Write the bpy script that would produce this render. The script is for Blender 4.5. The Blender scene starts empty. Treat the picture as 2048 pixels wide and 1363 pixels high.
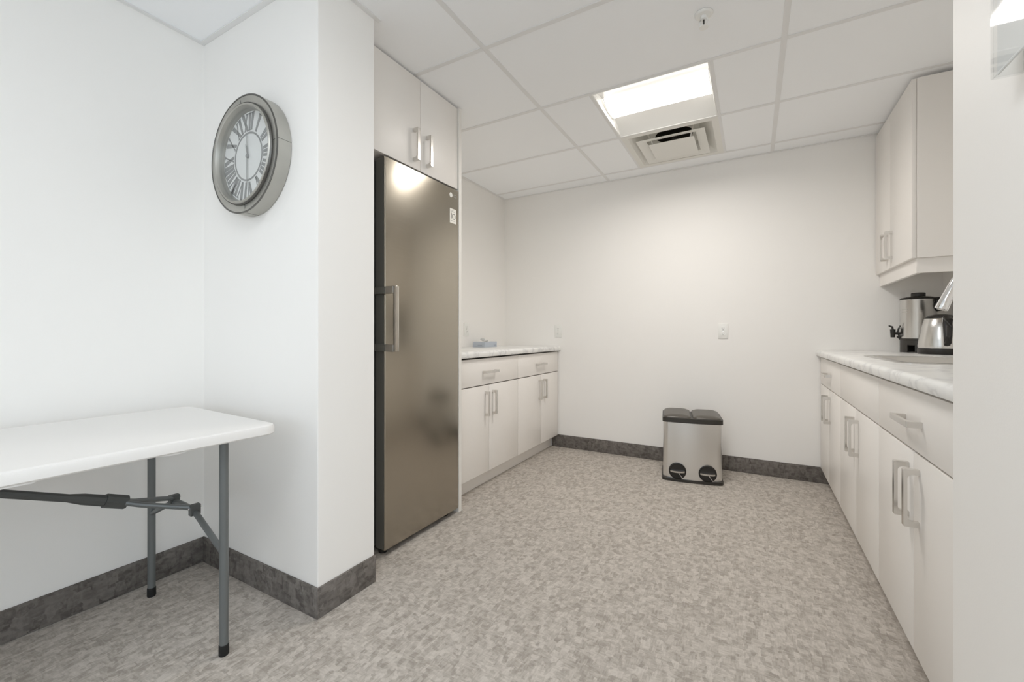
import bpy, bmesh, math, random
from mathutils import Vector, Matrix

random.seed(7)
scene = bpy.context.scene
C = scene.collection
PI = math.pi

# ------------------------------------------------------------------ camera
CZ_CAM = 1.05
cam_d = bpy.data.cameras.new('camera')
cam = bpy.data.objects.new('camera', cam_d)
C.objects.link(cam)
cam.location = (0, 0, CZ_CAM)
cam.rotation_euler = (PI / 2, 0, math.radians(29.44))
cam_d.sensor_width = 36.0
cam_d.lens = 853.0 / 2048.0 * 36.0
cam_d.shift_x = 0.0
cam_d.shift_y = (667.0 - 681.5) / 2048.0
cam_d.clip_start = 0.02
scene.camera = cam

# ------------------------------------------------------------------ world, exposure
world = bpy.data.worlds.new('world')
scene.world = world
world.use_nodes = True
world.node_tree.nodes['Background'].inputs[0].default_value = (0.80, 0.88, 1.0, 1)
world.node_tree.nodes['Background'].inputs[1].default_value = 1.0
scene.view_settings.view_transform = 'Standard'
scene.view_settings.look = 'None'
scene.view_settings.gamma = 1.0
scene.view_settings.use_curve_mapping = False
scene.view_settings.exposure = 0.46
# a white room: let the light bounce often enough to reach the ceiling
scene.cycles.max_bounces = 20
scene.cycles.diffuse_bounces = 14

# room dimensions (metres, floor at z = 0)
CEIL = 2.385
XL, XKL, XKR, XP = -2.215, -2.16, 1.045, 0.382   # alcove wall, kitchen left, kitchen right, right pier face
XW = -1.40                                        # end face of the clock wall
Y0, Y1, YB = 1.02, 1.29, 3.68                     # clock wall face, its back, kitchen back wall
YP = 0.50                                         # near face of the right pier
HXR, HYB = 3.4, -3.6                              # hall right wall and rear wall
CTOP = 0.935                                      # countertop height


def area(name, loc, rot, sx, sy, power, col):
    d = bpy.data.lights.new(name, 'AREA')
    d.shape = 'RECTANGLE'
    d.size, d.size_y = sx, sy
    d.energy = power
    d.color = col
    o = bpy.data.objects.new(name, d)
    C.objects.link(o)
    o.location = loc
    o.rotation_euler = rot
    return o


# daylight entering the right hall window, plus an unseen rear one added as fill
area('window_area_lamp', (HXR - 0.02, -1.5, 1.45), (0, PI / 2, 0), 1.5, 2.6, 25, (0.76, 0.90, 1.0))
area('window_area_lamp', (-0.2, HYB + 0.02, 1.45), (PI / 2, 0, 0), 3.0, 1.5, 13, (0.80, 0.90, 1.0))  # unseen rear source, added to light the kitchen from the front

# ------------------------------------------------------------------ materials


def new_mat(name):
    m = bpy.data.materials.new(name)
    m.use_nodes = True
    nt = m.node_tree
    return m, nt, nt.nodes['Principled BSDF']


def plain(name, col, rough=0.5, metal=0.0, bump=0.0, bscale=300.0, var=0.0, spec=None, aniso=None):
    m, nt, b = new_mat(name)
    b.inputs['Base Color'].default_value = (*col, 1)
    b.inputs['Roughness'].default_value = rough
    b.inputs['Metallic'].default_value = metal
    if spec is not None:
        b.inputs['Specular IOR Level'].default_value = spec
    N, L = nt.nodes, nt.links
    tc = N.new('ShaderNodeTexCoord')
    if var > 0:
        n = N.new('ShaderNodeTexNoise'); n.inputs['Scale'].default_value = 6
        n.inputs['Detail'].default_value = 4
        L.new(tc.outputs['Object'], n.inputs['Vector'])
        mx = N.new('ShaderNodeMix'); mx.data_type = 'RGBA'
        mx.inputs[6].default_value = (*[c * (1 - var) for c in col], 1)
        mx.inputs[7].default_value = (*[min(1, c * (1 + var)) for c in col], 1)
        L.new(n.outputs['Fac'], mx.inputs[0])
        L.new(mx.outputs[2], b.inputs['Base Color'])
    if bump > 0:
        n = N.new('ShaderNodeTexNoise'); n.inputs['Scale'].default_value = bscale
        n.inputs['Detail'].default_value = 2
        L.new(tc.outputs['Object'], n.inputs['Vector'])
        bp = N.new('ShaderNodeBump'); bp.inputs['Strength'].default_value = bump
        bp.inputs['Distance'].default_value = 0.002
        L.new(n.outputs['Fac'], bp.inputs['Height'])
        L.new(bp.outputs['Normal'], b.inputs['Normal'])
    return m


def brushed(name, col, rough, axis_scale, strength=0.15):
    """stainless steel with fine grain stretched along one axis"""
    m, nt, b = new_mat(name)
    N, L = nt.nodes, nt.links
    b.inputs['Metallic'].default_value = 1.0
    tc = N.new('ShaderNodeTexCoord')
    mp = N.new('ShaderNodeMapping'); mp.inputs['Scale'].default_value = axis_scale
    n = N.new('ShaderNodeTexNoise'); n.inputs['Scale'].default_value = 1.0
    n.inputs['Detail'].default_value = 3
    L.new(tc.outputs['Object'], mp.inputs[0]); L.new(mp.outputs[0], n.inputs['Vector'])
    mx = N.new('ShaderNodeMix'); mx.data_type = 'RGBA'
    mx.inputs[6].default_value = (*[c * (1 - 0.3 * strength) for c in col], 1)
    mx.inputs[7].default_value = (*[min(1, c * (1 + 0.3 * strength)) for c in col], 1)
    L.new(n.outputs['Fac'], mx.inputs[0]); L.new(mx.outputs[2], b.inputs['Base Color'])
    mr = N.new('ShaderNodeMapRange')
    mr.inputs[3].default_value = rough * (1 - strength); mr.inputs[4].default_value = rough * (1 + strength)
    L.new(n.outputs['Fac'], mr.inputs[0]); L.new(mr.outputs[0], b.inputs['Roughness'])
    return m


def carpet_mat(name, dark, mid, light, scale=1.0):
    """loop pile carpet: interlocking little rectangles with streaks along the room"""
    m, nt, b = new_mat(name)
    N, L = nt.nodes, nt.links
    b.inputs['Roughness'].default_value = 0.95
    b.inputs['Specular IOR Level'].default_value = 0.1
    tc = N.new('ShaderNodeTexCoord')
    wn = N.new('ShaderNodeTexNoise'); wn.inputs['Scale'].default_value = 22 * scale
    L.new(tc.outputs['Object'], wn.inputs['Vector'])
    sc = N.new('ShaderNodeVectorMath'); sc.operation = 'SCALE'; sc.inputs['Scale'].default_value = 0.007
    L.new(wn.outputs['Color'], sc.inputs[0])
    ad = N.new('ShaderNodeVectorMath'); ad.operation = 'ADD'
    L.new(tc.outputs['Object'], ad.inputs[0]); L.new(sc.outputs[0], ad.inputs[1])

    def vor(sx, sy, s, feat='F1', dist='CHEBYCHEV'):
        mp = N.new('ShaderNodeMapping'); mp.inputs['Scale'].default_value = (sx, sy, sy)
        L.new(ad.outputs[0], mp.inputs[0])
        v = N.new('ShaderNodeTexVoronoi'); v.distance = dist; v.feature = feat
        v.inputs['Scale'].default_value = s * scale
        L.new(mp.outputs[0], v.inputs['Vector'])
        return v
    v1 = vor(1.0, 0.55, 31)
    v2 = vor(0.55, 1.0, 43)
    s1 = N.new('ShaderNodeSeparateColor'); L.new(v1.outputs['Color'], s1.inputs[0])
    s2 = N.new('ShaderNodeSeparateColor'); L.new(v2.outputs['Color'], s2.inputs[0])
    mp = N.new('ShaderNodeMapping'); mp.inputs['Scale'].default_value = (80 * scale, 15 * scale, 40 * scale)
    L.new(tc.outputs['Object'], mp.inputs[0])
    st = N.new('ShaderNodeTexNoise'); st.inputs['Scale'].default_value = 1.0; st.inputs['Detail'].default_value = 2
    L.new(mp.outputs[0], st.inputs['Vector'])
    mp2 = N.new('ShaderNodeMapping'); mp2.inputs['Scale'].default_value = (15 * scale, 80 * scale, 40 * scale)
    L.new(tc.outputs['Object'], mp2.inputs[0])
    st2 = N.new('ShaderNodeTexNoise'); st2.inputs['Scale'].default_value = 1.0; st2.inputs['Detail'].default_value = 2
    L.new(mp2.outputs[0], st2.inputs['Vector'])
    big = N.new('ShaderNodeTexNoise'); big.inputs['Scale'].default_value = 9 * scale; big.inputs['Detail'].default_value = 3
    L.new(tc.outputs['Object'], big.inputs['Vector'])

    def math_(op, a, bb):
        k = N.new('ShaderNodeMath'); k.operation = op
        for i, q in enumerate((a, bb)):
            if isinstance(q, (int, float)): k.inputs[i].default_value = q
            else: L.new(q, k.inputs[i])
        return k.outputs[0]
    a = math_('MULTIPLY', s1.outputs[0], 0.30)
    c = math_('MULTIPLY', s2.outputs[1], 0.22)
    pick = math_('GREATER_THAN', s1.outputs[2], 0.42)
    sel = math_('ADD', math_('MULTIPLY', st.outputs['Fac'], pick), math_('MULTIPLY', st2.outputs['Fac'], math_('SUBTRACT', 1.0, pick)))
    d = math_('MULTIPLY', sel, 0.62)
    e = math_('MULTIPLY', big.outputs['Fac'], 0.10)
    t = math_('ADD', math_('ADD', math_('ADD', a, c), math_('ADD', d, e)), 0.06)
    cr = N.new('ShaderNodeValToRGB')
    cr.color_ramp.elements[0].position = 0.42; cr.color_ramp.elements[0].color = (*dark, 1)
    cr.color_ramp.elements[1].position = 0.92; cr.color_ramp.elements[1].color = (*light, 1)
    em = cr.color_ramp.elements.new(0.64); em.color = (*mid, 1)
    L.new(t, cr.inputs[0]); L.new(cr.outputs[0], b.inputs['Base Color'])
    fn = N.new('ShaderNodeTexNoise'); fn.inputs['Scale'].default_value = 420 * scale
    L.new(tc.outputs['Object'], fn.inputs['Vector'])
    hh = math_('ADD', math_('MULTIPLY', t, 0.6), math_('MULTIPLY', fn.outputs['Fac'], 0.5))
    bp = N.new('ShaderNodeBump'); bp.inputs['Strength'].default_value = 0.35; bp.inputs['Distance'].default_value = 0.004
    L.new(hh, bp.inputs['Height']); L.new(bp.outputs['Normal'], b.inputs['Normal'])
    return m


def marble_mat(name):
    m, nt, b = new_mat(name)
    N, L = nt.nodes, nt.links
    b.inputs['Roughness'].default_value = 0.28
    tc = N.new('ShaderNodeTexCoord')
    n1 = N.new('ShaderNodeTexNoise'); n1.inputs['Scale'].default_value = 7.0; n1.inputs['Detail'].default_value = 8
    n1.inputs['Distortion'].default_value = 0.5
    L.new(tc.outputs['Object'], n1.inputs['Vector'])
    cr = N.new('ShaderNodeValToRGB')
    e = cr.color_ramp.elements
    e[0].position = 0.40; e[0].color = (0.83, 0.83, 0.81, 1)
    e[1].position = 0.60; e[1].color = (0.84, 0.84, 0.82, 1)
    k = e.new(0.49); k.color = (0.66, 0.66, 0.655, 1)
    k = e.new(0.455); k.color = (0.81, 0.81, 0.80, 1)
    k = e.new(0.53); k.color = (0.79, 0.79, 0.78, 1)
    L.new(n1.outputs['Fac'], cr.inputs[0]); L.new(cr.outputs[0], b.inputs['Base Color'])
    return m


def emit_mat(name, col, strength):
    m, nt, b = new_mat(name)
    b.inputs['Base Color'].default_value = (0.9, 0.9, 0.9, 1)
    b.inputs['Emission Color'].default_value = (*col, 1)
    b.inputs['Emission Strength'].default_value = strength
    return m


def thin_clear(name, ior, rough):
    """thin clear sheet: straight-through transmission with a Fresnel gloss"""
    m = bpy.data.materials.new(name)
    m.use_nodes = True
    N, L = m.node_tree.nodes, m.node_tree.links
    N.remove(N['Principled BSDF'])
    tr = N.new('ShaderNodeBsdfTransparent'); tr.inputs[0].default_value = (0.97, 0.975, 0.975, 1)
    gl = N.new('ShaderNodeBsdfGlossy'); gl.inputs['Roughness'].default_value = rough
    fr = N.new('ShaderNodeFresnel'); fr.inputs['IOR'].default_value = ior
    geo = N.new('ShaderNodeNewGeometry')
    mx = N.new('ShaderNodeMixShader')
    inv = N.new('ShaderNodeMath'); inv.operation = 'SUBTRACT'; inv.inputs[0].default_value = 1.0
    L.new(geo.outputs['Backfacing'], inv.inputs[1])
    mu = N.new('ShaderNodeMath'); mu.operation = 'MULTIPLY'
    L.new(fr.outputs[0], mu.inputs[0]); L.new(inv.outputs[0], mu.inputs[1])
    L.new(mu.outputs[0], mx.inputs[0]); L.new(tr.outputs[0], mx.inputs[1]); L.new(gl.outputs[0], mx.inputs[2])
    L.new(mx.outputs[0], N['Material Output'].inputs[0])
    return m


WALL = (0.885, 0.87, 0.845)
M = {}
M['wall'] = plain('painted_drywall', WALL, 0.55, bump=0.06, bscale=260)
M['tile'] = plain('ceiling_tile_face', (0.945, 0.96, 0.98), 0.85, bump=0.10, bscale=420)
M['tee'] = plain('painted_grid_metal', (0.80, 0.80, 0.80), 0.45)
M['carpet'] = carpet_mat('taupe_loop_carpet', (0.335, 0.303, 0.268), (0.44, 0.403, 0.362), (0.575, 0.533, 0.487), 2.0)
M['base'] = carpet_mat('dark_carpet_base', (0.105, 0.095, 0.086), (0.16, 0.145, 0.132), (0.22, 0.20, 0.184), 1.5)
M['cab'] = plain('greige_melamine', (0.85, 0.82, 0.785), 0.38)
M['cab_in'] = plain('greige_carcass', (0.75, 0.72, 0.69), 0.5)
M['edge'] = plain('pale_edge_band', (0.80, 0.78, 0.74), 0.4)
M['nickel'] = plain('satin_nickel', (0.70, 0.68, 0.65), 0.22, 1.0)
M['chrome'] = plain('chrome', (0.86, 0.86, 0.87), 0.06, 1.0)
M['marble'] = marble_mat('marble_laminate')
M['fridge'] = brushed('brushed_platinum_steel', (0.425, 0.39, 0.33), 0.20, (3, 3, 500))
M['fridge_side'] = plain('fridge_side_grey', (0.20, 0.20, 0.185), 0.35, 0.6)
M['gasket'] = plain('dark_gasket', (0.02, 0.02, 0.02), 0.6)
M['hmetal'] = brushed('handle_metal', (0.60, 0.57, 0.52), 0.25, (400, 400, 3))
M['steel'] = brushed('brushed_steel', (0.66, 0.65, 0.63), 0.26, (4, 4, 420))
M['steel_v'] = brushed('brushed_steel_vertical', (0.66, 0.65, 0.63), 0.24, (300, 300, 4))
M['steel_b'] = brushed('bin_steel', (0.80, 0.80, 0.79), 0.29, (500, 500, 4), 0.05)
M['black'] = plain('black_plastic', (0.018, 0.016, 0.014), 0.35)
M['lid'] = plain('charcoal_lid_plastic', (0.085, 0.075, 0.062), 0.32)
M['lid2'] = plain('charcoal_rim_plastic', (0.035, 0.031, 0.026), 0.4)
M['table'] = plain('white_blow_moulded_plastic', (0.80, 0.785, 0.765), 0.45, bump=0.12, bscale=500)
M['tube'] = plain('grey_powder_coat', (0.155, 0.165, 0.165), 0.42, 0.25)
M['tube2'] = plain('dark_grey_powder_coat', (0.085, 0.09, 0.088), 0.45, 0.25)
M['rubber'] = plain('black_rubber', (0.008, 0.008, 0.008), 0.6)
M['clock'] = plain('galvanised_clock_metal', (0.46, 0.45, 0.415), 0.42, 0.75, var=0.22)
M['clock_dk'] = plain('dark_clock_metal', (0.14, 0.135, 0.125), 0.4, 0.7)
M['dial'] = plain('clock_dial_white', (0.80, 0.80, 0.79), 0.5)
M['num'] = plain('clock_numeral_grey', (0.30, 0.30, 0.295), 0.6)  # grey lightened to carry the haze of the clock glass
M['plate'] = plain('white_outlet_plastic', (0.84, 0.84, 0.81), 0.3)
M['slot'] = plain('outlet_slot_dark', (0.06, 0.055, 0.05), 0.6)
M['white'] = plain('white_enamel', (0.86, 0.86, 0.84), 0.35)
M['diff'] = plain('diffuser_white_enamel', (0.80, 0.79, 0.75), 0.4)
M['duct'] = plain('dark_duct_interior', (0.05, 0.045, 0.035), 0.6)
M['lens_k'] = emit_mat('lit_lens_warm', (1.0, 0.955, 0.90), 3.4)
M['lens_h'] = emit_mat('lit_lens_hall', (0.97, 0.985, 1.0), 3.0)
M['lens_n'] = emit_mat('added_fill_lens', (0.93, 0.97, 1.0), 9.0)  # lens of the added fill light near the opening
M['tissue_box'] = plain('pale_blue_carton', (0.50, 0.55, 0.62), 0.6)
M['tissue_print'] = plain('carton_print', (0.36, 0.40, 0.47), 0.6)
M['paper'] = plain('white_paper', (0.88, 0.88, 0.87), 0.8)
M['sticker'] = plain('sticker_white', (0.82, 0.80, 0.74), 0.5)
M['ink'] = plain('sticker_ink', (0.03, 0.03, 0.03), 0.5)
M['ink2'] = plain('sticker_ink_grey', (0.45, 0.44, 0.41), 0.5)
M['logo'] = plain('logo_silver', (0.80, 0.79, 0.75), 0.3, 0.2)
M['acrylic'] = thin_clear('clear_acrylic', 1.49, 0.03)
M['glass'] = thin_clear('thin_glass', 1.5, 0.0)

# ------------------------------------------------------------------ helpers


def tag(o, label=None, cat=None, group=None, kind=None):
    if label: o['label'] = label
    if cat: o['category'] = cat
    if group: o['group'] = group
    if kind: o['kind'] = kind
    return o


def root(name, loc, label, cat, group=None, rz=0.0):
    o = bpy.data.objects.new(name, None)
    o.empty_display_size = 0.05
    C.objects.link(o)
    o.location = loc
    o.rotation_euler = (0, 0, rz)
    return tag(o, label, cat, group)


class MB:
    """collects shapes; build() links them as one mesh object"""

    def __init__(self, off=(0, 0, 0)):
        self.bm = bmesh.new()
        self.off = Vector(off)

    def box(self, x0, x1, y0, y1, z0, z1, bev=0.0, seg=2):
        t = bmesh.new()
        bmesh.ops.create_cube(t, size=1)
        for v in t.verts:
            v.co = Vector(((x0 + x1) / 2 + v.co.x * (x1 - x0), (y0 + y1) / 2 + v.co.y * (y1 - y0), (z0 + z1) / 2 + v.co.z * (z1 - z0)))
        if bev > 0:
            bmesh.ops.bevel(t, geom=t.edges[:], offset=bev, segments=seg, profile=0.5, affect='EDGES')
        return self.merge(t)

    def merge(self, t, mat=None):
        if mat is not None:
            bmesh.ops.transform(t, matrix=mat, verts=t.verts)
        me = bpy.data.meshes.new('tmp')
        t.to_mesh(me); t.free()
        self.bm.from_mesh(me)
        bpy.data.meshes.remove(me)
        return self

    def prism(self, pts, axis, a0, a1):
        """polygon pts (2D) extruded along axis: 'x' pts=(y,z), 'y' pts=(x,z), 'z' pts=(x,y)"""
        t = bmesh.new()
        def P(p, a):
            if axis == 'x': return (a, p[0], p[1])
            if axis == 'y': return (p[0], a, p[1])
            return (p[0], p[1], a)
        lo = [t.verts.new(P(p, a0)) for p in pts]
        hi = [t.verts.new(P(p, a1)) for p in pts]
        n = len(pts)
        t.faces.new(lo); t.faces.new(hi)
        for i in range(n):
            t.faces.new((lo[i], lo[(i + 1) % n], hi[(i + 1) % n], hi[i]))
        bmesh.ops.recalc_face_normals(t, faces=t.faces[:])
        return self.merge(t)

    def lathe(self, prof, seg=40, mat=None, close=True):
        """profile [(r, z)] around local z"""
        t = bmesh.new()
        rings = []
        for r, z in prof:
            if r < 1e-6:
                rings.append([t.verts.new((0, 0, z))])
            else:
                rings.append([t.verts.new((r * math.cos(2 * PI * i / seg), r * math.sin(2 * PI * i / seg), z)) for i in range(seg)])
        for a, b in zip(rings[:-1], rings[1:]):
            for i in range(seg):
                j = (i + 1) % seg
                if len(a) == 1 and len(b) == 1: continue
                if len(a) == 1: t.faces.new((a[0], b[i], b[j]))
                elif len(b) == 1: t.faces.new((a[i], a[j], b[0]))
                else: t.faces.new((a[i], a[j], b[j], b[i]))
        if close:
            for rg in (rings[0], rings[-1]):
                if len(rg) > 1: t.faces.new(rg)
        bmesh.ops.recalc_face_normals(t, faces=t.faces[:])
        return self.merge(t, mat)

    def tube(self, pts, r, seg=14, flat=None):
        """swept circle (or ellipse) along points; r may be a list"""
        t = bmesh.new()
        P = [Vector(p) for p in pts]
        rs = r if isinstance(r, (list, tuple)) else [r] * len(P)
        rings = []
        up = Vector((0, 0, 1))
        for i, p in enumerate(P):
            d = (P[min(i + 1, len(P) - 1)] - P[max(i - 1, 0)]).normalized()
            u = up if abs(d.dot(up)) < 0.95 else Vector((1, 0, 0))
            s = d.cross(u).normalized(); w = s.cross(d).normalized()
            fx, fy = flat if flat else (1, 1)
            rings.append([t.verts.new(p + s * (rs[i] * fx * math.cos(2 * PI * k / seg)) + w * (rs[i] * fy * math.sin(2 * PI * k / seg))) for k in range(seg)])
        for a, b in zip(rings[:-1], rings[1:]):
            for k in range(seg):
                t.faces.new((a[k], a[(k + 1) % seg], b[(k + 1) % seg], b[k]))
        t.faces.new(rings[0]); t.faces.new(rings[-1])
        bmesh.ops.recalc_face_normals(t, faces=t.faces[:])
        return self.merge(t)

    def quadstrip(self, rows):
        """open grid surface"""
        t = bmesh.new()
        vs = [[t.verts.new(p) for p in row] for row in rows]
        for a, b in zip(vs[:-1], vs[1:]):
            for i in range(len(a) - 1):
                t.faces.new((a[i], a[i + 1], b[i + 1], b[i]))
        bmesh.ops.recalc_face_normals(t, faces=t.faces[:])
        return self.merge(t)

    def build(self, name, mat, parent=None, smooth=30):
        me = bpy.data.meshes.new(name)
        if self.off.length > 0:
            bmesh.ops.translate(self.bm, vec=-self.off, verts=self.bm.verts)
        self.bm.to_mesh(me); self.bm.free()
        me.materials.append(mat)
        if smooth:
            for p in me.polygons: p.use_smooth = True
            try:
                me.set_sharp_from_angle(angle=math.radians(smooth))
            except Exception:
                pass
        o = bpy.data.objects.new(name, me)
        C.objects.link(o)
        o.parent = parent
        return o


def at(p):
    """builder whose coordinates are world coordinates, made local to root object p (no rotation)"""
    q = p
    off = Vector((0, 0, 0))
    while q is not None:
        off += q.location
        q = q.parent
    return MB(off)


def struct(name, mb, mat, parent=None, smooth=0):
    o = mb.build(name, mat, parent, smooth)
    if parent is None: o['kind'] = 'structure'
    return o


def clone(o, parent, name=None):
    c = o.copy(); C.objects.link(c); c.parent = parent
    return c


def rounded(x0, x1, y0, y1, r, n=6):
    pts = []
    for cx, cy, a0 in ((x1 - r, y1 - r, 0), (x0 + r, y1 - r, 90), (x0 + r, y0 + r, 180), (x1 - r, y0 + r, 270)):
        for i in range(n + 1):
            a = math.radians(a0 + 90 * i / n)
            pts.append((cx + r * math.cos(a), cy + r * math.sin(a)))
    return pts


def text_mesh(body, size, depth, matrix, name, mat, parent):
    cu = bpy.data.curves.new('txt', 'FONT')
    cu.body = body; cu.size = size; cu.extrude = depth
    cu.align_x = 'CENTER'; cu.align_y = 'CENTER'
    o = bpy.data.objects.new('txt', cu)
    C.objects.link(o)
    dg = bpy.context.evaluated_depsgraph_get()
    me = bpy.data.meshes.new_from_object(o.evaluated_get(dg))
    bpy.data.objects.remove(o); bpy.data.curves.remove(cu)
    me.transform(matrix)
    me.materials.clear(); me.materials.append(mat)
    me.name = name
    r = bpy.data.objects.new(name, me)
    C.objects.link(r); r.parent = parent
    return r


# ------------------------------------------------------------------ room shell
ZT = 2.62
struct('floor', MB().box(XL - 0.1, HXR + 0.1, HYB - 0.1, YB + 0.1, -0.05, 0.0), M['carpet'])
struct('wall_left', MB().box(XL - 0.1, XL, HYB - 0.1, Y0, 0, ZT), M['wall'])
struct('wall_clock', MB().box(XL - 0.1, XW, Y0, Y1, 0, ZT, 0.003, 2), M['wall'])
struct('wall_kitchen_left', MB().box(XKL - 0.1, XKL, Y1, YB, 0, ZT), M['wall'])
struct('wall_back', MB().box(XKL - 0.1, XKR + 0.1, YB, YB + 0.1, 0, ZT), M['wall'])
struct('wall_kitchen_right', MB().box(XKR, XKR + 0.1, Y1, YB, 0, ZT), M['wall'])
struct('wall_right', MB().box(XP, HXR + 0.1, YP, Y1, 0, ZT, 0.003, 2), M['wall'])
# hall behind the camera, with a window in two walls, the rear one added for frontal light


def window_wall(name, axis, a0, a1, p0, p1, w0, w1, zb, zt):
    b = MB()
    for (s0, s1, z0, z1) in ((a0, w0, 0, ZT), (w1, a1, 0, ZT), (w0, w1, 0, zb), (w0, w1, zt, ZT)):
        if axis == 'x': b.box(s0, s1, p0, p1, z0, z1)
        else: b.box(p0, p1, s0, s1, z0, z1)
    struct(name, b, M['wall'])


window_wall('wall_hall_right', 'y', HYB - 0.1, YP, HXR, HXR + 0.1, -2.8, -0.2, 0.7, 2.2)
window_wall('wall_hall_rear', 'x', XL - 0.1, HXR + 0.1, HYB - 0.1, HYB, -1.7, 1.3, 0.7, 2.2)
wf = MB()
for (s0, s1, z0, z1) in ((-1.7, 1.3, 0.7, 0.75), (-1.7, 1.3, 2.15, 2.2), (-1.7, -1.65, 0.75, 2.15), (1.25, 1.3, 0.75, 2.15), (-0.225, -0.175, 0.75, 2.15)):
    wf.box(s0, s1, HYB - 0.07, HYB - 0.02, z0, z1)
w1 = struct('added_rear_window', wf, M['white'])
MB().box(-1.66, 1.26, HYB - 0.052, HYB - 0.047, 0.74, 2.16).build('pane', M['glass'], w1)
wf = MB()
for (s0, s1, z0, z1) in ((-2.8, -0.2, 0.7, 0.75), (-2.8, -0.2, 2.15, 2.2), (-2.8, -2.75, 0.75, 2.15), (-0.25, -0.2, 0.75, 2.15), (-1.525, -1.475, 0.75, 2.15)):
    wf.box(HXR + 0.02, HXR + 0.07, s0, s1, z0, z1)
w2 = struct('window_2', wf, M['white'])
MB().box(HXR + 0.047, HXR + 0.052, -2.76, -0.24, 0.74, 2.16).build('pane', M['glass'], w2)

# baseboards (dark carpet base with a bound top edge)
BH, BT = 0.113, 0.009


def base(name, pts0, pts1, nx, ny):
    """strip along a wall from pts0 to pts1, protruding by the normal (nx, ny)"""
    x0, y0 = pts0; x1, y1 = pts1
    ax0, ax1 = min(x0, x1, x0 + nx * BT, x1 + nx * BT), max(x0, x1, x0 + nx * BT, x1 + nx * BT)
    ay0, ay1 = min(y0, y1, y0 + ny * BT, y1 + ny * BT), max(y0, y1, y0 + ny * BT, y1 + ny * BT)
    o = struct(name, MB().box(ax0, ax1, ay0, ay1, 0, BH, 0.002, 2), M['base'], None, 30)
    return o


base('baseboard_left', (XL, HYB), (XL, Y0), 1, 0)
base('baseboard_clock', (XL + BT, Y0), (XW + BT, Y0), 0, -1)
base('baseboard_pillar', (XW, Y0), (XW, Y1), 1, 0)
base('baseboard_back', (-1.64, YB), (0.50, YB), 0, -1)
base('baseboard_right', (XP, YP), (XP, Y1), -1, 0)

# ------------------------------------------------------------------ ceiling: slab, grid, tiles
ceiling = struct('ceiling', MB().box(XL - 0.1, HXR + 0.1, HYB - 0.1, YB + 0.1, ZT, ZT + 0.05), M['tile'])
GX = [-1.095 + 1.2192 * k for k in range(-1, 5)]
GY = [1.675 + 0.6096 * k for k in range(-9, 4)]
LX0, LX1 = -0.790, -0.181                         # light and diffuser bay


def xr(y):   # right end of the ceiling at depth y
    return HXR if y < YP else (XP if y < Y1 else XKR)


def xl(y):
    return XL if y < Y0 else (XW if y < Y1 else XKL)


tee_w, TZ = 0.024, CEIL
tile_cache = {}


def tile(x0, x1, y0, y1):
    g = 0.0015
    w, d = round(x1 - x0 - 2 * g, 4), round(y1 - y0 - 2 * g, 4)
    if w < 0.02 or d < 0.02: return
    if (w, d) not in tile_cache:
        o = MB().box(-w / 2, w / 2, -d / 2, d / 2, 0, 0.014, 0.0025, 1).build('ceiling_tile', M['tile'], ceiling, 0)
        tile_cache[(w, d)] = o
    else:
        o = clone(tile_cache[(w, d)], ceiling)
    o.location = ((x0 + x1) / 2, (y0 + y1) / 2, CEIL + 0.001)


xs = [XL] + GX[1:] + [HXR]
ys = [HYB] + [g for g in GY if g > HYB + 0.03] + [YB]
for yi in range(len(ys) - 1):
    for xi in range(len(xs) - 1):
        a, b, c, d = xs[xi], xs[xi + 1], ys[yi], ys[yi + 1]
        my = (c + d) / 2
        lo, hi = max(a, xl(d - 0.01)), min(b, xr(c + 0.01))
        if yi and c < Y1 < d: lo, hi = max(a, XKL), min(b, XKR)
        if c > Y1: lo, hi = max(a, XKL), min(b, XKR)
        if c < Y0 < d: lo, hi = max(a, XL), min(b, HXR)
        if hi - lo < 0.03: continue
        bay = lo < LX0 < hi
        if bay and abs(c - GY[-3]) < 0.02 or bay and abs(c - GY[-2]) < 0.02:
            tile(lo, LX0, c, d); tile(LX1, hi, c, d)
        else:
            tile(lo, hi, c, d)

# hall fixtures take whole bays; positions are given further down (tiles stay above the shallow surface boxes)
tm = M['tee']


def tee(x0, x1, y0, y1):
    MB().box(x0, x1, y0, y1, TZ - 0.0015, TZ + 0.0008, 0.0004, 1).build('grid_tee', tm, ceiling, 0)


h = tee_w / 2
for gx in GX[1:]:
    y_hi = YB if XKL < gx < XKR else YP
    y_lo = HYB
    tee(gx - h, gx + h, y_lo, y_hi)
for gy in ys[1:-1]:
    segs = [xl(gy)] + [g for g in GX[1:] if xl(gy) < g < xr(gy)] + [xr(gy)]
    for s0, s1 in zip(segs[:-1], segs[1:]):
        tee(s0 + (h if s0 in GX else 0), s1 - (h if s1 in GX else 0), gy - h, gy + h)
for gx in (LX0, LX1):
    for k in (-3, -2):
        y0 = GY[k]
        tee(gx - h, gx + h, y0 + h, y0 + 0.6096 - h)
# wall angles
AW = 0.022


def angle(x0, x1, y0, y1):
    MB().box(x0, x1, y0, y1, TZ - 0.003, TZ + 0.0006, 0.0005, 1).build('wall_angle', tm, ceiling, 0)


angle(XKL, XKR, YB - AW, YB)
angle(XKL, XKL + AW, Y1, YB - AW)
angle(XL, XL + AW, HYB, Y0)
angle(XL + AW, XW + AW, Y0 - AW, Y0)
angle(XW, XW + AW, Y0, Y1 + AW)
angle(XP - AW, XP, YP, Y1)

# ------------------------------------------------------------------ recessed light fixture


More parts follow.
